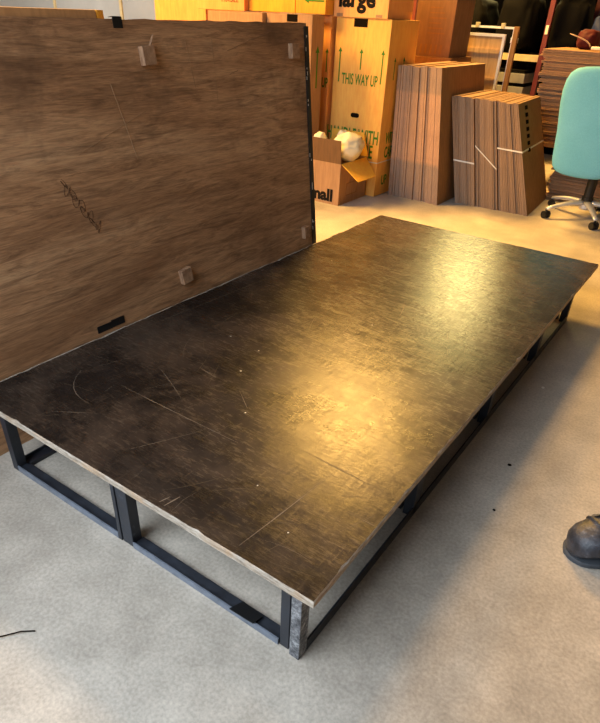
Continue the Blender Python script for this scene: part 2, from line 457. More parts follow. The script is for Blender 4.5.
# handwriting: an unreadable looping ink line running down to the right
bm = bmesh.new()
rw = random.Random(3)
p = []
for i in range(150):
    s = i/149; ph = i*.55
    A_ = 1+.9*math.sin(i*.37)
    y = .469+.098*s + .008*math.sin(ph)*A_; z = .735-.165*s + .010*math.cos(ph*1.3+.6)*A_
    p.append(B(y, z, .0008))
    if len(p) > 12 and rw.random() < .12:
        tube(bm, p, .0005, 4); p = p[-1:]
if len(p) > 2: tube(bm, p, .0005, 4)
obj('handwriting', bm, M_ink, bd)

# second panel leaning right behind it
sb = thing('plywood_board', 'pale timber edged panel leaning behind the brown plywood panel at far left', 'panel', (-1.2305, 0, 0))
bm = bmesh.new()
def B2(y, z, d): return (-SL*z + d, y, z)
slab(bm, [B2(-.7,0,-.03),B2(.77,0,-.03),B2(.77,0,0),B2(-.7,0,0),B2(-.7,1.145,-.03),B2(.77,1.145,-.03),B2(.77,1.145,0),B2(-.7,1.145,0)])
obj('panel_sheet', bm, cardboard('pale_timber', (196, 158, 112)), sb)
bm = bmesh.new(); slab(bm, [B2(-.7,1.145,-.034),B2(.745,1.145,-.034),B2(.745,1.145,.003),B2(-.7,1.145,.003),B2(-.7,1.170,-.034),B2(.745,1.170,-.034),B2(.745,1.170,.003),B2(-.7,1.170,.003)], 0, .002)
obj('top_rail', bm, cardboard('pale_rail', (188, 142, 94)), sb)
bm = bmesh.new(); slab(bm, [B2(.749,1.140,-.034),B2(.772,1.140,-.034),B2(.772,1.140,.004),B2(.749,1.140,.004),B2(.749,1.170,-.034),B2(.772,1.170,-.034),B2(.772,1.170,.004),B2(.749,1.170,.004)])
tag(obj('end_cap', bm, M_orange, sb), 'orange end piece of the rail')
bm = bmesh.new(); slab(bm, [B2(.48,1.137,.0),B2(.70,1.137,.0),B2(.70,1.137,.006),B2(.48,1.137,.006),B2(.48,1.144,.0),B2(.70,1.144,.0),B2(.70,1.144,.006),B2(.48,1.144,.006)])
tag(obj('green_strip', bm, plain('green_strip', (112, 112, 88)), sb), 'thin green strip below the rail')

# ------------------------------------------------------------------ cartons
def carton(name, label, cat, x0, x1, y0, y1, z0, z1, m, group=None, bev=.004, mside=None, tape=None, slot=None):
    th = thing(name, label, cat, ((x0+x1)/2, (y0+y1)/2, z0), 0, group)
    w, d, h = x1-x0, y1-y0, z1-z0
    bm = bmesh.new()
    fs = box(bm, -w/2, w/2, -d/2, d/2, 0, h-.004, 0, bev)
    # two top flaps meeting over the body
    box(bm, -w/2+.001, w/2-.001, -d/2+.001, -.001, h-.004, h, 0); box(bm, -w/2+.001, w/2-.001, .001, d/2-.001, h-.004, h, 0)
    obj('carton_body', bm, m, th)
    if tape:
        bm = bmesh.new(); box(bm, -w/2-.001, w/2+.001, -.025, .025, h, h+.0008); obj('packing_tape', bm, tape, th)
    return th, w, d, h
def front(th, x, z): # world -> local on the front face is done by the callers
    return (x-th.location.x, z-th.location.z)

# wardrobe carton THIS WAY UP
wx0, wx1, wy0, wy1 = -2.312, -1.868, 3.61, 4.04
wb, w, d, h = carton('wardrobe_carton', 'tall yellow wardrobe carton printed THIS WAY UP with three green arrows', 'box', wx0, wx1, wy0, wy1, 0, 1.165, M_yellow)
lx = lambda x: x-(wx0+wx1)/2
ly = -d/2
for x, za, zb in ((-2.262,.765,.985),(-2.085,.855,.985),(-1.91,.775,.985)):
    arrow('arrow', M_green, wb, (0,1), (lx(x), ly, za), zb-za, .009, .028)
R90 = (math.pi/2, 0, 0)
text_mesh('lettering', 'THIS WAY UP', .098, M_green, wb, (lx(-2.235), ly-.0006, .757), R90, .0015, sx=.50)
text_mesh('lettering', 'HANDLE WITH', .13, M_green, wb, (lx(-1.878), ly-.0006, .375), R90, .002, align='RIGHT', sx=.52)
text_mesh('lettering', 'CARE', .13, M_green, wb, (lx(-1.918), ly-.0006, .275), R90, .002, align='RIGHT', sx=.52)
bm = bmesh.new(); pr = [(.036*math.copysign(abs(math.cos(a))**.6, math.cos(a)), .016*math.copysign(abs(math.sin(a))**.6, math.sin(a))) for a in [k*math.pi/10 for k in range(20)]]
loft(bm, [[(lx(-2.098)+a, ly-.001, .555+b) for a, b in pr], [(lx(-2.098)+a, ly+.002, .555+b) for a, b in pr]]); obj('hand_hole', bm, M_hole, wb)
bm = bmesh.new(); box(bm, lx(-2.165), lx(-2.055), ly-.001, ly+.003, 1.112, 1.162); obj('hand_hole', bm, M_hole, wb)
bm = bmesh.new()
box(bm, -w/2-.001, w/2+.001, ly-.0015, ly, .245, .252); box(bm, w/2, w/2+.0015, ly-.0015, d/2, .245, .252); obj('strap', bm, M_strap, wb)
# green prints on the side
for y in (3.72, 3.86): arrow('arrow', M_green, wb, (0,1), (w/2, y-(wy0+wy1)/2, .80), .14, .008, .025, 'side')
RS = (math.pi/2, 0, math.pi/2)
text_mesh('lettering', 'WITH', .11, M_green, wb, (w/2+.0006, -.12, .375), RS, .002, sx=.6)
text_mesh('lettering', 'CARE', .11, M_green, wb, (w/2+.0006, -.12, .275), RS, .002, sx=.6)
text_mesh('lettering', 'UP', .10, M_green, wb, (lx(-2.02), ly-.0006, .075), R90, .002, sx=.6)
text_mesh('lettering', 'UP', .10, M_green, wb, (w/2+.0006, -.12, .075), RS, .002, sx=.7)

# carton lettered large on top of it
lb, w2, d2, h2 = carton('storage_carton', 'yellow carton lettered large on top of the wardrobe carton', 'box', -2.335, -1.90, 3.60, 3.97, 1.166, 1.52, M_yellow2)
text_mesh('lettering', 'large', .15, M_black, lb, (-.18, -d2/2-.0008, .064), R90, .006, sx=1.0)
for x in (-.19, .125):
    bm = bmesh.new(); box(bm, x, x+.05, -d2/2-.0008, -d2/2, .004, .022); obj('print_mark', bm, M_kraft, lb)

# small open carton
sx0, sx1, sy0, sy1, sh = -2.275, -1.936, 3.192, 3.585, .29
so = thing('open_carton', 'open carton lettered small with its flaps up, in front of the wardrobe carton', 'box', ((sx0+sx1)/2, (sy0+sy1)/2, 0))
w, d = sx1-sx0, sy1-sy0
T = .005
bm = bmesh.new()
box(bm, -w/2, w/2, -d/2, d/2, 0, T); box(bm, -w/2, w/2, -d/2, -d/2+T, T, sh); box(bm, -w/2, w/2, d/2-T, d/2, T, sh)
box(bm, -w/2, -w/2+T, -d/2+T, d/2-T, T, sh); box(bm, w/2-T, w/2, -d/2+T, d/2-T, T, sh)
obj('carton_body', bm, M_kraft, so)
bm = bmesh.new()  # front flap standing up, back flap, right flap hanging out
slab(bm, [(-w/2,-d/2,sh),(w/2,-d/2,sh),(w/2,-d/2+T,sh),(-w/2,-d/2+T,sh),(-w/2,-d/2-.012,sh+.155),(w/2-.006,-d/2-.012,sh+.155),(w/2-.006,-d/2-.012+T,sh+.155),(-w/2,-d/2-.012+T,sh+.155)])
o = obj('flap', bm, M_in, so)
bm = bmesh.new(); slab(bm, [(-w/2,d/2-T,sh),(w/2,d/2-T,sh),(w/2,d/2,sh),(-w/2,d/2,sh),(-w/2,d/2+.004-T,sh+.16),(w/2-.055,d/2+.004-T,sh+.16),(w/2-.055,d/2+.004,sh+.16),(-w/2,d/2+.004,sh+.16)])
obj('flap', bm, M_flap, so)
bm = bmesh.new()
slab(bm, [(w/2,-d/2+.01,sh-.004),(w/2+.15,-d/2+.01,sh-.10),(w/2+.15,d/2-.13,sh-.10),(w/2,d/2-.03,sh-.004),(w/2,-d/2+.01,sh+.001),(w/2+.15,-d/2+.01,sh-.095),(w/2+.15,d/2-.13,sh-.095),(w/2,d/2-.03,sh+.001)])
obj('flap', bm, M_flap, so)
text_mesh('lettering', 'small', .115, M_black, so, (w/2-.05, -d/2-.0008, .024), R90, .005, align='RIGHT', sx=1.08)
bm = bmesh.new()
for (a0, a1, b0, b1) in ((-.10,.06,.055,.061),(-.10,.06,.139,.145),(-.10,-.094,.061,.139),(.054,.06,.061,.139)): box(bm, w/2, w/2+.001, a0, a1, b0, b1)
obj('print_frame', bm, M_kraftdk, so)
# crumpled packing sheets
def crumple(name, label, c, r, seed, group='crumpled packing in the open carton'):
    bm = bmesh.new(); bmesh.ops.create_icosphere(bm, subdivisions=4, radius=1)
    for v in bm.verts:
        q = v.co*1.6+Vector((seed*7.1, 0, 0))
        k = 1+.22*noise.noise(q)+.14*abs(noise.noise(q*2.6))-.10*abs(noise.noise(q*5.2))
        v.co = Vector((v.co.x*r[0]*k, v.co.y*r[1]*k, v.co.z*r[2]*k))
    return tag(obj(name, bm, M_packing, None, c, True), label, 'packing paper', group)
crumple('packing_paper', 'large crumpled white packing ball bulging over the right flap of the open carton', (-1.99, 3.37, .38), (.10, .15, .09), 1)
crumple('packing_paper', 'pointed crumple of white packing at the back of the open carton', (-2.125, 3.50, .375), (.05, .05, .09), 2)
crumple('packing_paper', 'crumple of white packing at the left of the open carton, beside the brown panel', (-2.215, 3.33, .36), (.04, .08, .095), 3)

# cartons behind the leaning panel
def prints(th, x, z, n): pass
ca, w, d, h = carton('kraft_carton', 'wide tan carton just showing its top over the brown plywood panel', 'box', -3.215, -2.70, 3.25, 3.75, 0, 1.168, M_kraft, tape=M_kraftdk)
BY = 3.44
cb, w, d, h = carton('wardrobe_carton', 'narrow tan wardrobe carton with a black top slot beside the brown panel corner', 'box', -2.692, -2.302, 3.29, BY, 0, 1.172, M_kraft)
bm = bmesh.new(); box(bm, -2.515+2.497, -2.425+2.497, -d/2-.001, -d/2+.004, 1.125, 1.168); obj('hand_hole', bm, M_hole, cb)
arrow('arrow', M_green, cb, (0,1), (w/2, .005, .73), .26, .014, .04, 'side')
cd, w, d, h = carton('wardrobe_carton', 'yellow wardrobe carton showing a slim strip left of the THIS WAY UP carton', 'box', -2.596, -2.335, 3.58, 4.0, 0, 1.172, M_yellow2)
arrow('arrow', M_green, cd, (0,1), (.108, -d/2, .82), .15, .008, .026)
text_mesh('lettering', 'UP', .09, M_green, cd, (.072, -d/2-.0006, .72), R90, .002, sx=.5)
# row of yellow cartons above
t1, w, d, h = carton('storage_carton', 'yellow carton at the left end of the row above the brown plywood panel', 'box', -4.09, -3.512, 3.55, 4.0, 0, 1.62, M_yellow3)
t2, w, d, h = carton('storage_carton', 'bright yellow carton with small print along its bottom, standing on the tan carton', 'box', -3.505, -3.03, 3.45, 3.9, 1.170, 1.60, M_yellow3)
# it stands on a support carton of the same height hidden behind the panel
text_mesh('lettering', 'FRAGILE', .045, M_black, t2, (.015, -d/2-.0006, .054), R90, 0, sx=1.0)
t3, w, d, h = carton('storage_carton', 'plain orange carton in the row above the brown panel, left of the green left arrow', 'box', -3.025, -2.60, 3.50, 3.95, 1.174, 1.60, M_orange)
t4, w, d, h = carton('storage_carton', 'orange carton with a green arrow pointing left, beside the carton lettered large', 'box', -2.595, -2.34, 3.50, 4.2, 1.174, 1.56, M_orange)
arrow('arrow', M_green, t4, (-1,0), (.115, -d/2, .078), .165, .010, .035)

# ------------------------------------------------------------------ upright flattened cartons (tall stack)
NT_ = 12
xb = [-1.822+(.438)*i/NT_ for i in range(NT_+1)]; xt = [-1.862+(.352)*i/NT_ for i in range(NT_+1)]
for i in range(NT_):
    bm = bmesh.new()
    hh = .885+.012*rnd.random()+.015*i/NT_; ya = 3.765+rnd.uniform(-.012, .016) - .02*i/NT_; yb = ya+.83+rnd.uniform(-.02, .02)
    x0, x1, u0, u1 = xb[i], xb[i+1], xt[i], xt[i+1]
    ox, oy = (x0+x1)/2, ya
    g = .0006+.0012*rnd.random()
    lean = rnd.uniform(-.003, .003)
    xm, um = (x0+x1)/2, (u0+u1)/2
    for (a, b, c, e, dy) in ((x0+g*.3, xm-g, u0+g*.3, um-g, 0), (xm+g*.2, x1-g, um+g*.2, u1-g, rnd.uniform(-.006, .006))):
        fs_ = slab(bm, [(a-ox,dy,0),(b-ox,dy,0),(b-ox,yb-oy,0),(a-ox,yb-oy,0),(c-ox,dy,hh),(e-ox,dy,hh),(e-ox,yb-oy,hh),(c-ox,yb-oy,hh)]); fs_[3].material_index = fs_[5].material_index = 1
    tag(obj('flattened_carton', bm, [M_tall, M_face], None, (ox, oy, 0)), 'tall flattened brown carton standing upright in the stack beside the THIS WAY UP carton' if i < NT_-1 else 'outermost tall flattened carton, against the strapped bundles at its right', 'cardboard', 'flattened cartons in the tall upright stack')

# three strapped bundles leaning on the tall stack
xbs = [-1.315, -1.151, -.978, -.754]; xts = [-1.482, -1.312, -1.156, -.999]
labs = ['strapped bundle of flattened cartons leaning on the tall stack, with a low level strap',
        'middle strapped bundle of flattened cartons, with a slanting white strap',
        'outermost strapped bundle of flattened cartons, beside the teal chair']
HB = .725
for k in range(3):
    b0, b1, c0, c1 = xbs[k]+.002, xbs[k+1]-.002, xts[k]+.002, xts[k+1]-.002
    ya = 3.915+.012*k; dep = .66
    bun = thing('carton_bundle', labs[k], 'cardboard', ((b0+b1)/2, ya, 0), 0, 'strapped bundles of flattened cartons')
    ox = (b0+b1)/2; n = 8
    for i in range(n):
        bm = bmesh.new(); hh = HB+rnd.uniform(-.005, .006)-.004*k; y = rnd.uniform(-.004, .008); e = dep+rnd.uniform(-.008, .008)
        u0, u1 = i/n, (i+1)/n-.05/n
        for (s0, s1) in ((u0, u0+(u1-u0)*.46), (u0+(u1-u0)*.54, u1)):
            xa, xc = b0+(b1-b0)*s0-ox, b0+(b1-b0)*s1-ox; ta, tc = c0+(c1-c0)*s0-ox, c0+(c1-c0)*s1-ox
            sk0, sk1 = [-.045*max(0, (q_-(-1.315))/(.561)) for q_ in (xa+ox, xc+ox)]
            fs_ = slab(bm, [(xa,y,0),(xc,y,0),(xc+sk1,e,0),(xa+sk0,e,0),(ta,y,hh),(tc,y,hh),(tc+sk1,e,hh),(ta+sk0,e,hh)]); fs_[3].material_index = fs_[5].material_index = 1
        obj('flattened_carton', bm, [M_bundle, M_face], bun)
    # strap round the front and the side
    def F2(u, z, d): 
        s = z/HB; x = (b0+(b1-b0)*u)*(1-s)+(c0+(c1-c0)*u)*s; return (x-ox, d, z)
    bm = bmesh.new()
    za, zb = ((.305, .30), (.42, .285), (.425, .42))[k]
    slab(bm, [F2(0,za-.005,-.007),F2(1,zb-.005,-.007),F2(1,zb-.005,-.004),F2(0,za-.005,-.004),F2(0,za+.005,-.007),F2(1,zb+.005,-.007),F2(1,zb+.005,-.004),F2(0,za+.005,-.004)])
    if k == 2:
        q = [F2(1.0, .415, -.006), F2(1.0, .425, -.006)]
        slab(bm, [(q[0][0],q[0][1],q[0][2]),(q[0][0]+.003,q[0][1],q[0][2]),(q[0][0]-.042,dep,.412),(q[0][0]-.045,dep,.412),(q[1][0],q[1][1],q[1][2]),(q[1][0]+.003,q[1][1],q[1][2]),(q[1][0]-.042,dep,.422),(q[1][0]-.045,dep,.422)])
        # punched slots on the outer face
        m2 = bmesh.new()
        for z in [.40+.045*i for i in range(7)]:
            s = z/HB; s2 = (z+.024)/HB; X = lambda s: b1*(1-s)+c1*s-ox; yy = .17
            sl = -.045*yy/dep
            slab(m2, [(X(s)+sl-.001,yy,z),(X(s)+sl+.002,yy,z),(X(s)+sl+.002,yy+.05,z),(X(s)+sl-.001,yy+.05,z),(X(s2)+sl-.001,yy,z+.024),(X(s2)+sl+.002,yy,z+.024),(X(s2)+sl+.002,yy+.05,z+.024),(X(s2)+sl-.001,yy+.05,z+.024)])
        obj('print_marks', m2, M_hole, bun)
    obj('strap', bm, M_strap, bun)

# flat piles behind the chair
z = 0
zl = 0
for i in range(19):
    tt = .0162; bm = bmesh.new(); jx, jy = rnd.uniform(-.012, .012), rnd.uniform(-.015, .015)
    for (a, b) in ((0, .0068), (.0085, .0150)):
        q = rnd.uniform(-.006, .006); w_ = .002*rnd.uniform(-1, 1)
        fs_ = slab(bm, [(-.55+q,-.6+q,a),(.55,-.6+q,a+w_*.3),(.55,.6,a),(-.55+q,.6,a),(-.55+q,-.6+q,b),(.55,-.6+q,b),(.55,.6,b),(-.55+q,.6,b)]); fs_[1].material_index = 1
    tag(obj('flattened_carton', bm, [M_pile, M_face], None, (-.255+jx, 5.16+jy, z)), 'flattened carton lying in the low pile on the floor behind the teal chair', 'cardboard', 'flattened cartons in the low pile behind the chair'); z += tt
for i in range(43):
    tt = .0165; bm = bmesh.new(); jx, jy = rnd.uniform(-.02, .02)-.10*(i/43), rnd.uniform(-.015, .015)
    for (a, b) in ((0, .0068), (.0088, .0155)):
        q = rnd.uniform(-.008, .008)
        fs_ = slab(bm, [(-.62+q,-.35+q,a),(.62,-.35+q,a),(.62,.35,a),(-.62+q,.35,a),(-.62+q,-.35+q,b),(.62,-.35+q,b),(.62,.35,b),(-.62+q,.35,b)]); fs_[1].material_index = 1
    tag(obj('flattened_carton', bm, [M_pile, M_face], None, (-.50+jx, 5.36+jy, z)), 'flattened carton lying in the high pile above the teal chair, under the rack', 'cardboard', 'flattened cartons in the high pile behind the chair'); z += tt

# brown carton behind the tall stack
carton('kraft_carton', 'dark brown carton hidden low behind the tall upright stack', 'box', -2.30, -1.84, 4.66, 5.1, 0, .915, M_kraftdk)
bb, w, d, h = carton('kraft_carton', 'tall brown carton standing above the upright flattened cartons, beside the carton lettered large', 'box', -2.215, -1.875, 4.68, 5.06, .916, 1.42, cardboard('brown_carton', (128, 98, 74)))
for i in range(5):
    bm = bmesh.new(); box(bm, -.10+.045*i, -.10+.045*i+.016, -d/2-.001, -d/2, .02, .085); obj('print_mark', bm, M_kraftdk, bb)
for i in range(6):
    bm = bmesh.new(); box(bm, -.05, .10-.02*(i % 3), -d/2-.001, -d/2, .16+.035*i, .168+.035*i); obj('print_mark', bm, M_kraftdk, bb)

# ------------------------------------------------------------------ white framed wood panels by the rack
M_white = plain('white_paint', (226, 232, 244), .45, .4, var=.05)
t = NT('tan_ply', .6, .3); a = t.noise(5, t.coord((5, 1, .6)), detail=6, dist=.8)
t.base(t.ramp(a, [(.3, lin(176, 144, 98)), (.7, lin(216, 184, 136))])); M_tan = t.m
def framed(name, label, x0, x1, y, zt, wt, sheet=True):
    th = thing(name, label, 'panel', ((x0+x1)/2, y, 0), 0, 'white framed panels beside the rack')
    w = (x1-x0)/2
    bm = bmesh.new(); box(bm, -w+wt, w-wt, .004, .016, wt, zt-wt); (obj('panel_sheet', bm, M_tan, th) if sheet else bm.free())
    bm = bmesh.new(); box(bm, -w, -w+wt, 0, .03, 0, zt); box(bm, w-wt, w, 0, .03, 0, zt); box(bm, -w+wt, w-wt, 0, .03, zt-wt, zt); box(bm, -w+wt, w-wt, 0, .03, 0, wt); obj('frame', bm, M_white, th)
    return th, w
f1, w = framed('framed_panel', 'white framed wood panel beside the rack, in front of the taller empty frame', -2.26, -1.622, 5.22, 1.092, .022)
bm = bmesh.new(); box(bm, -w+.022, w-.022, -.006, .004, 1.092-.145, 1.092-.11); obj('batten', bm, M_tan, f1)
bm = bmesh.new(); box(bm, -w+.022, w-.022, -.006, .004, .745, .765); obj('batten', bm, M_tan, f1)
f2, w = framed('framed_panel', 'taller empty white frame behind the white framed wood panel beside the rack', -2.2, -1.574, 5.30, 1.146, .016, False)
for x in (-w+.27, -w+.50):
    bm = bmesh.new(); box(bm, x, x+.03, -.01, .03, 1.13, 1.17, 0, .004); obj('bracket', bm, plain('pale_bracket', (190, 184, 160)), f2)
bm = bmesh.new(); box(bm, w-.02, w+.045, -.012, -.001, 1.03, 1.07, 0, .004); obj('bracket', bm, M_white, f2)
bm = bmesh.new(); box(bm, -.02, .02, 0, .03, 0, 1.15, 0, .002)
ps = tag(obj('timber_post', bm, cardboard('post_timber', (150, 112, 70)), None, (-1.545, 5.24, 0)), 'narrow timber post leaning beside the white framed panels', 'timber')

# ------------------------------------------------------------------ rack with dark bags
M_red = plain('dark_red_steel', (96, 36, 30), .5, .4)
rk = thing('storage_rack', 'dark red steel rack loaded with black bags behind the flat piles', 'rack', (-1.5, 6.20, 0))
for (x, y) in ((.047,-.37),(-1.3,-.37),(1.25,-.37),(.29,.27),(-1.3,.27),(1.25,.27)):
    bm = bmesh.new()
    box(bm, x-.022, x+.022, y-.022, y+.022, 0, 2.6, 0, .003)
    obj('post', bm, M_red, rk)
for zz in (.90, 1.75):
    bm = bmesh.new(); box(bm, -1.28, 1.23, -.345, .245, zz, zz+.03); obj('shelf', bm, plain('shelf_board', (92, 74, 54)), rk)
    bm = bmesh.new(); box(bm, -1.278, .025, -.39, -.346, zz-.02, zz+.032); obj('beam', bm, plain('pale_beam', (196, 180, 148)) if zz < 1 else M_red, rk)
    bm = bmesh.new(); box(bm, .07, 1.228, -.39, -.346, zz-.02, zz+.032); obj('beam', bm, M_red, rk)
bm = bmesh.new(); box(bm, .035, .06, -.40, -.393, 1.10, 1.17); tag(obj('tag', bm, M_strap, rk), 'pale paper tag on the front post')
def bag(name, label, c, r, m, seed, sq=.75, group=None):
    bm = bmesh.new(); bmesh.ops.create_icosphere(bm, subdivisions=4, radius=1)
    for v in bm.verts:
        q = v.co*1.3+Vector((seed*5.3, 1, 0))
        k = 1+.12*noise.noise(q)+.08*noise.noise(q*2.7)+.03*noise.noise(q*6)
        sgn = lambda a: math.copysign(abs(a)**sq, a)
        z = sgn(v.co.z); z = max(z, -.92)
        v.co = Vector((sgn(v.co.x)*r[0]*k, sgn(v.co.y)*r[1]*k, z*r[2]*(k if z > -.9 else 1)))
    return tag(obj(name, bm, m, None, c, True), label, 'bag', group)
M_bag = plain('black_cloth', (6, 6, 7), .85, .1); M_navy = plain('navy_cloth', (24, 38, 82), .7, .25); M_redc = plain('red_cloth', (66, 14, 18), .7, .25)
G = 'bags on the rack'
bag('black_bag', 'large black bag on the rack just left of the dark red post', (-1.785, 6.06, 1.165), (.185, .25, .25), M_bag, 1, .6, group=G)
bag('black_bag', 'wide black bag on the rack right of the dark red post', (-1.325, 6.12, 1.165), (.165, .21, .25), M_bag, 2, .6, group=G)
bag('black_bag', 'dark bag on the rack above the white framed panels', (-2.24, 6.06, 1.14), (.185, .24, .225), M_bag, 3, .6, group=G)
bag('blue_bag', 'navy blue bag on the rack near the top right', (-1.02, 6.06, 1.10), (.085, .22, .175), M_navy, 4, group=G)
bm = bmesh.new()
Rg = []
for i in range(2):
    r = []
    for k in range(61):
        x = -1.32+1.32*k/60+.0; r.append((x, .018*math.sin(k*.9)+.008*math.sin(k*2.3)))
    Rg.append(r)
for zz in range(0, 14):
    pass
grid = [[[bm.verts.new((x, y*(1-.5*q/13)+dy, 1.46*q/13)) for (x, y) in Rg[0]] for q in range(14)] for dy in (0, .012)]
for g in grid:
    for a, b in zip(g, g[1:]):
        for k in range(60): bm.faces.new((a[k], a[k+1], b[k+1], b[k]))
A, Bk = grid
for k in range(60):
    bm.faces.new((A[0][k], Bk[0][k], Bk[0][k+1], A[0][k+1])); bm.faces.new((A[-1][k], A[-1][k+1], Bk[-1][k+1], Bk[-1][k]))
for q in range(13):
    bm.faces.new((A[q][0], A[q+1][0], Bk[q+1][0], Bk[q][0])); bm.faces.new((A[q][60], Bk[q][60], Bk[q+1][60], A[q+1][60]))
tag(obj('dust_sheet', bm, M_bag, None, (-1.15, 6.54, 0), True), 'black dust sheet hanging down the back of the rack', 'sheet')
bag('red_bag', 'small dark red bag on top of the high flat pile', (-.985, 5.42, 1.085), (.085, .12, .075), M_redc, 5, group='bags on the high flat pile')
bm = bmesh.new()
tube(bm, [(.09*math.cos(a)-.0, .03*math.sin(a), .012+.085*max(0, math.sin(a*.5))) for a in [k*math.pi/12*2 for k in range(13)]], .0025, 6)
tag(obj('cable_loop', bm, plain('grey_cable', (150, 130, 120)), None, (-1.01, 5.24, 1.026)), 'thin loop of cable lying on the high flat pile', 'cable')
bm = bmesh.new(); box(bm, -.03, .04, -.03, .03, 0, .022, 0, .006)
tag(obj('white_packet', bm, M_strap, None, (-.85, 5.12, 1.026)), 'small white packet on the edge of the high flat pile', 'packet')
# pale boxes under the shelf
cart = [(-1.80, 5.80, 0), (-1.80, 5.80, .16), (-1.80, 5.80, .32), (-1.80, 5.80, .48), (-1.80, 5.80, .62), (-1.80, 5.80, .73)]
labs = ['bottom', 'second from the bottom', 'third from the bottom', 'fourth from the bottom', 'second from the top', 'topmost']
zc = 0
for i, hh in enumerate((.17, .16, .15, .12, .10, .11)):
    bm = bmesh.new(); box(bm, -.19, .30, -.08, .3, 0, hh-.03, 0, .004); box(bm, -.18, .29, -.07, .29, hh-.03, hh-.002, 1, .002)
    tag(obj('archive_box', bm, [plain('pale_lid', (128, 130, 136), .6) , M_bag], None, (-1.83+rnd.uniform(-.015, .015), 5.83, zc)), '%s pale box of the stack under the rack shelf' % labs[i], 'box', 'pale boxes under the rack shelf'); zc += hh

# ------------------------------------------------------------------ office chair
M_teal = None
t = NT('teal_fabric', .8, .25); a = t.noise(160, detail=2); b = t.noise(3, detail=3)
t.base(t.mix(.12, t.ramp(b, [(.3, lin(98, 170, 196)), (.7, lin(110, 182, 208))]), t.ramp(a, [(.3, .2), (.7, .8)]), 'OVERLAY')); t.bump(a, .1, .002); M_teal = t.m
M_alu = plain('silver_base', (214, 214, 216), .3, .6, .5, var=.04)
M_plast = plain('black_plastic', (22, 22, 23), .45, .4)
CX, CY = -.43, 4.20
ch = thing('office_chair', 'teal swivel office chair seen from behind, on a silver star base', 'chair', (CX, CY, 0))
# backrest: loft of horizontal superellipse slices, curved front to back
bm = bmesh.new(); rings = []
prof = [(.326,.05,.022),(.332,.12,.034),(.345,.165,.042),(.375,.195,.046),(.42,.207,.048),(.50,.213,.046),(.60,.220,.044),(.68,.232,.044),(.76,.243,.044),(.83,.247,.044),(.89,.240,.042),(.93,.222,.040),(.955,.190,.036),(.968,.14,.030),(.974,.07,.02)]
for z_, hw, th in prof:
    yo = -.285 + .05*((z_-.55)/.4)**2*(-1 if z_ < .55 else .6)
    xo = -.045-.012*(z_-.4)/.5
    ring = []
    for k in range(40):
        a = 2*math.pi*k/40; cs, sn = math.cos(a), math.sin(a)
        x = hw*math.copysign(abs(cs)**.55, cs); y = th*math.copysign(abs(sn)**.8, sn)
        ring.append((xo+x, yo+y+.22*x*x*1.0, z_))
    rings.append(ring)
loft(bm, rings); obj('backrest', bm, M_teal, ch, smooth=True)
bm = bmesh.new(); rings = []
for z_, sc in ((.405,.80),(.41,.92),(.425,1),(.455,1),(.475,.95),(.483,.8)):
    rings.append([(.25*sc*math.copysign(abs(math.cos(a))**.5, math.cos(a))-.02, .04+.235*sc*math.copysign(abs(math.sin(a))**.5, math.sin(a)), z_) for a in [2*math.pi*k/36 for k in range(36)]])
loft(bm, rings); obj('seat', bm, M_teal, ch, smooth=True)
bm = bmesh.new(); box(bm, -.11, .09, -.13, .16, .355, .404, 0, .01); box(bm, -.06, .03, -.25, -.10, .345, .385, 0, .008); obj('mechanism', bm, M_plast, ch)
bm = bmesh.new(); tube(bm, [(-.03,-.225,.36),(-.035,-.235,.42),(-.04,-.24,.55)], [.022,.03,.03], 8); obj('back_bracket', bm, M_plast, ch)
bm = bmesh.new(); tube(bm, [(0,0,.085),(0,0,.15),(0,0,.151),(0,0,.30),(0,0,.301),(0,0,.36)], [.040,.040,.034,.034,.028,.028], 16); obj('gas_column', bm, M_plast, ch, smooth=False)
bm = bmesh.new(); tube(bm, [(0,0,.062),(0,0,.075),(0,0,.115),(0,0,.122)], [.036,.045,.042,.034], 20); obj('hub', bm, M_alu, ch, smooth=False)
a0 = math.atan2(3.979-CY, -.652-CX)
for k in range(5):
    a = a0+k*2*math.pi/5; c, s = math.cos(a), math.sin(a)
    bm = bmesh.new(); rings = []
    for u in range(9):
        r = .03+(.305-.03)*u/8; zc_ = .108-.040*(u/8)**2.2; hw = .029-.014*u/8; hh = .019-.007*u/8
        rings.append([(c*r-s*hw*math.cos(q), s*r+c*hw*math.cos(q), zc_+hh*math.sin(q)) for q in [2*math.pi*j/10 for j in range(10)]])
    loft(bm, rings); arm = obj('base_arm', bm, M_alu, ch, smooth=True)
    bm = bmesh.new(); r = .300; sw = rnd.uniform(0, 6.28); pc, psn = math.cos(sw), math.sin(sw)
    for side in (-1, 1):
        cx_, cy_ = c*r + pc*.014*side, s*r + psn*.014*side
        R1 = [[(cx_+pc*o_+(-psn)*.026*math.cos(q), cy_+psn*o_+pc*.026*math.cos(q), .0265+.026*math.sin(q)) for q in [2*math.pi*j/18 for j in range(18)]] for o_ in (-.009, .009)]
        loft(bm, R1)
    tube(bm, [(c*r, s*r, .03), (c*r, s*r, .062)], .009, 8)
    obj('caster', bm, M_plast, ch)

# ------------------------------------------------------------------ shoe at the right edge
M_leather = None
t = NT('black_leather', .42, .5); a = t.noise(26, detail=6, rough=.7); b = t.noise(6, detail=3)
t.base(t.ramp(a, [(.38, lin(38, 39, 44)), (.56, lin(62, 64, 71)), (.72, lin(124, 126, 134))])); t.rough(t.ramp(b, [(.3, .30), (.7, .55)])); t.bump(t.mix(.5, a, b), .6, .012); M_leather = t.m
M_sole = plain('grey_rubber', (66, 70, 75), .6, .35); M_lace = plain('black_lace', (20, 20, 22), .8, .2)
shoe = thing('work_shoe', 'dark scuffed leather work shoe with its toe at the right edge of the photo', 'shoe', (.366, .70, 0), math.radians(46))
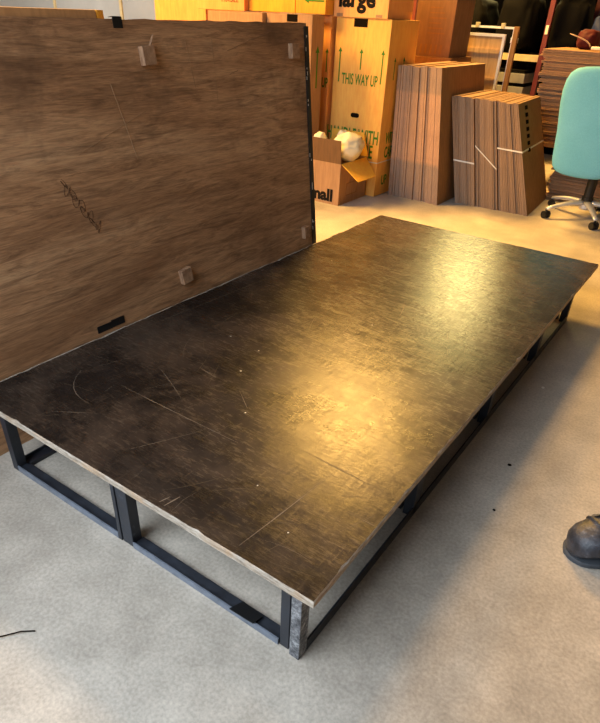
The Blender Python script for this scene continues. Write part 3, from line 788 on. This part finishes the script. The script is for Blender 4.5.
# local: +x runs from the toe to the heel
sec = [(.000,.008,.012,.040,.0),(.004,.027,.010,.062,0),(.014,.041,.009,.078,0),(.032,.051,.008,.090,0),(.06,.057,.008,.099,0),(.085,.058,.008,.110,0),(.11,.056,.008,.127,0),(.14,.052,.008,.144,0),(.17,.048,.008,.156,0),(.20,.046,.008,.162,0),(.235,.045,.009,.165,0),(.275,.043,.010,.165,0),(.305,.034,.012,.163,0),(.315,.020,.014,.156,0)]
bm = bmesh.new(); rings = []
for x, hw, zb, zt, _ in sec:
    ring = []
    for k in range(24):
        a = 2*math.pi*k/24; cs, sn = math.cos(a), math.sin(a)
        yy = hw*math.copysign(abs(cs)**.8, cs); f = (sn+1)/2
        zz = zb+(zt-zb)*(f**.8)
        narrow = 1-.28*max(0, sn) if x > .1 else 1
        kx = .0022*noise.noise(Vector((x*60, yy*60, zz*60)))+.0018*math.sin(x*150+yy*30)*(1 if .07 < x < .16 else 0)
        ring.append((x, yy*narrow+kx, zz+kx))
    rings.append(ring)
loft(bm, rings); obj('upper', bm, M_leather, shoe, smooth=True)
def outline(grow):
    L_ = [(-.006-grow*.4, 0)]
    s_ = []
    for x, hw, *_ in sec[1:-1]: s_.append((x, hw+grow))
    return [(-.004-grow, -.012), ] + [(x, -y) for x, y in s_] + [(.318+grow, -.015), (.318+grow, .015)] + [(x, y) for x, y in s_[::-1]] + [(-.004-grow, .012)]
bm = bmesh.new(); loft(bm, [[(x, y, z) for x, y in outline(g)] for z, g in ((.0, -.003), (.003, .001), (.012, .001), (.016, -.002))]); obj('sole', bm, M_sole, shoe)
bm = bmesh.new()   # toe cap seam and welt stitching ridge
pts_ = []
for k in range(25):
    a = math.pi*k/24; cs, sn = math.cos(a), math.sin(a)
    pts_.append((.076-.014*sn, .0582*math.copysign(abs(cs)**.8, cs), .008+.096*((sn+1)/2)**.8+.001))
tube(bm, pts_, .0028, 6); obj('toe_cap_seam', bm, M_leather, shoe)
bm = bmesh.new()
slab(bm, [(.092,-.018,.104),(.21,-.018,.156),(.21,.018,.156),(.092,.018,.104),(.092,-.015,.120),(.215,-.016,.172),(.215,.016,.172),(.092,.015,.120)], 0, .003); obj('tongue', bm, M_leather, shoe)
for i in range(5):
    bm = bmesh.new(); x = .094+.024*i; z_ = .124+.0124*i
    tube(bm, [(x-.004,-.026,z_-.008),(x,-.012,z_+.002),(x+.003,.0,z_+.004),(x,.012,z_+.002),(x-.004,.026,z_-.008)], .0028, 6); obj('lace', bm, M_lace, shoe)
bm = bmesh.new(); tube(bm, [(.10,-.02,.120),(.097,.0,.134),(.088,.022,.120),(.074,.036,.098),(.084,.040,.094)], .0026, 6); tube(bm, [(.10,.01,.128),(.086,.0,.122),(.078,-.02,.112),(.070,-.038,.094)], .0026, 6); obj('lace', bm, M_lace, shoe)
for sd in (-1, 1):
    bm = bmesh.new(); tube(bm, [(.098,sd*.030,.113),(.118,sd*.046,.098),(.14,sd*.052,.075),(.155,sd*.054,.045),(.16,sd*.054,.02)], .0026, 6); obj('quarter_seam', bm, M_leather, shoe)
bm = bmesh.new(); loft(bm, [[(.255+.048*math.cos(a), .030*math.sin(a), z_) for a in [2*math.pi*k/20 for k in range(20)]] for z_ in (.152, .172)]); obj('padded_collar', bm, M_lace, shoe)

# ------------------------------------------------------------------ litter on the floor
def chip(name, label, x, y, s, m, seed, h=.003):
    r = random.Random(seed); bm = bmesh.new(); A = [k*2*math.pi/6 for k in range(6)]; rr = [s*r.uniform(.6, 1.2) for _ in A]
    loft(bm, [[(q*math.cos(a), q*math.sin(a)*.7, z_) for a, q in zip(A, rr)] for z_ in (0, h)])
    return tag(obj(name, bm, m, None, (x, y, 0), False), label, 'litter', 'litter on the concrete floor')
chip('paper_scrap', 'tiny white scrap on the dark concrete right of the stage', .057, 1.544, .008, M_chip, 1)
chip('dirt_crumb', 'tiny black crumb on the concrete right of the stage middle', .110, .986, .007, M_hole, 2)
chip('dirt_crumb', 'small black crumb on the concrete nearer the shoe', .145, .75, .006, M_hole, 4)
bm = bmesh.new(); tube(bm, [(-.62+.0,-.36,.003),(-.60,-.335,.004),(-.578,-.305,.005),(-.556,-.285,.003)], .0016, 6)
tag(obj('wire_offcut', bm, M_hole, None), 'thin dark wire offcut on the concrete at the left edge', 'wire')

# ------------------------------------------------------------------ light
def area(name, loc, target, size, size_y, energy, color, spread=180):
    l = bpy.data.lights.new(name, 'AREA'); l.shape = 'RECTANGLE'; l.size = size; l.size_y = size_y; l.energy = energy; l.color = color
    l.spread = math.radians(spread)
    o = bpy.data.objects.new(name, l); COL.objects.link(o); o.location = loc
    o.rotation_euler = (Vector(target)-Vector(loc)).to_track_quat('-Z', 'Y').to_euler(); return o
WARM = (1.0, .55, .13); COOL = (.76, .87, 1.0)
area('door_daylight', (-1.7, -1.77, 1.9), (-1.2, -.2, .1), 3.6, 2.6, 135, COOL, 140)
area('overhead_light', (-2.55, 4.9, 3.7), (-2.55, 4.9, 0), 1.15, 1.15, 470, WARM, 165)
area('overhead_light', (-4.5, 1.7, 3.3), (-3.6, 2.4, 0), 1.5, 1.5, 420, WARM, 165)
area('overhead_light', (-9.6, 4.6, 4.6), (-9.8, 6.6, 1.0), 1.2, 1.2, 200, (1.0, .95, .88), 150)  # added fill with no known source, brightens the far left wall
area('glint_light', (-2.3, 7.35, 2.45), (-1.6, 3.0, 1.4), .75, 1.0, 52, (1.0, .78, .28), 140)  # added unseen light, makes the pale yellow glint on the deck top
W_ = bpy.data.worlds.new('World'); S.world = W_; W_.use_nodes = True
bg = W_.node_tree.nodes['Background']; bg.inputs[0].default_value = (.66, .82, 1, 1); bg.inputs[1].default_value = .5

# ------------------------------------------------------------------ camera
yaw, pitch, roll = -.589, .591, .048
f_ = Vector((math.cos(pitch)*math.sin(yaw), math.cos(pitch)*math.cos(yaw), -math.sin(pitch)))
r_ = Vector((math.cos(yaw), -math.sin(yaw), 0)); u_ = r_.cross(f_)
r2 = r_*math.cos(roll)+u_*math.sin(roll); u2 = -r_*math.sin(roll)+u_*math.cos(roll)
cam = bpy.data.cameras.new('camera'); co = bpy.data.objects.new('camera', cam); COL.objects.link(co)
m = Matrix((r2, u2, -f_)).transposed().to_4x4(); m.translation = Vector((.373, -.640, 1.194)); co.matrix_world = m
cam.sensor_width = 36; cam.sensor_fit = 'AUTO'; cam.lens = 590/723*36; cam.shift_y = 44.9/723; cam.clip_start = .02
S.camera = co
vs = S.view_settings
vs.view_transform = 'Standard'; vs.look = 'None'; vs.gamma = 1; vs.use_curve_mapping = False; vs.exposure = .0
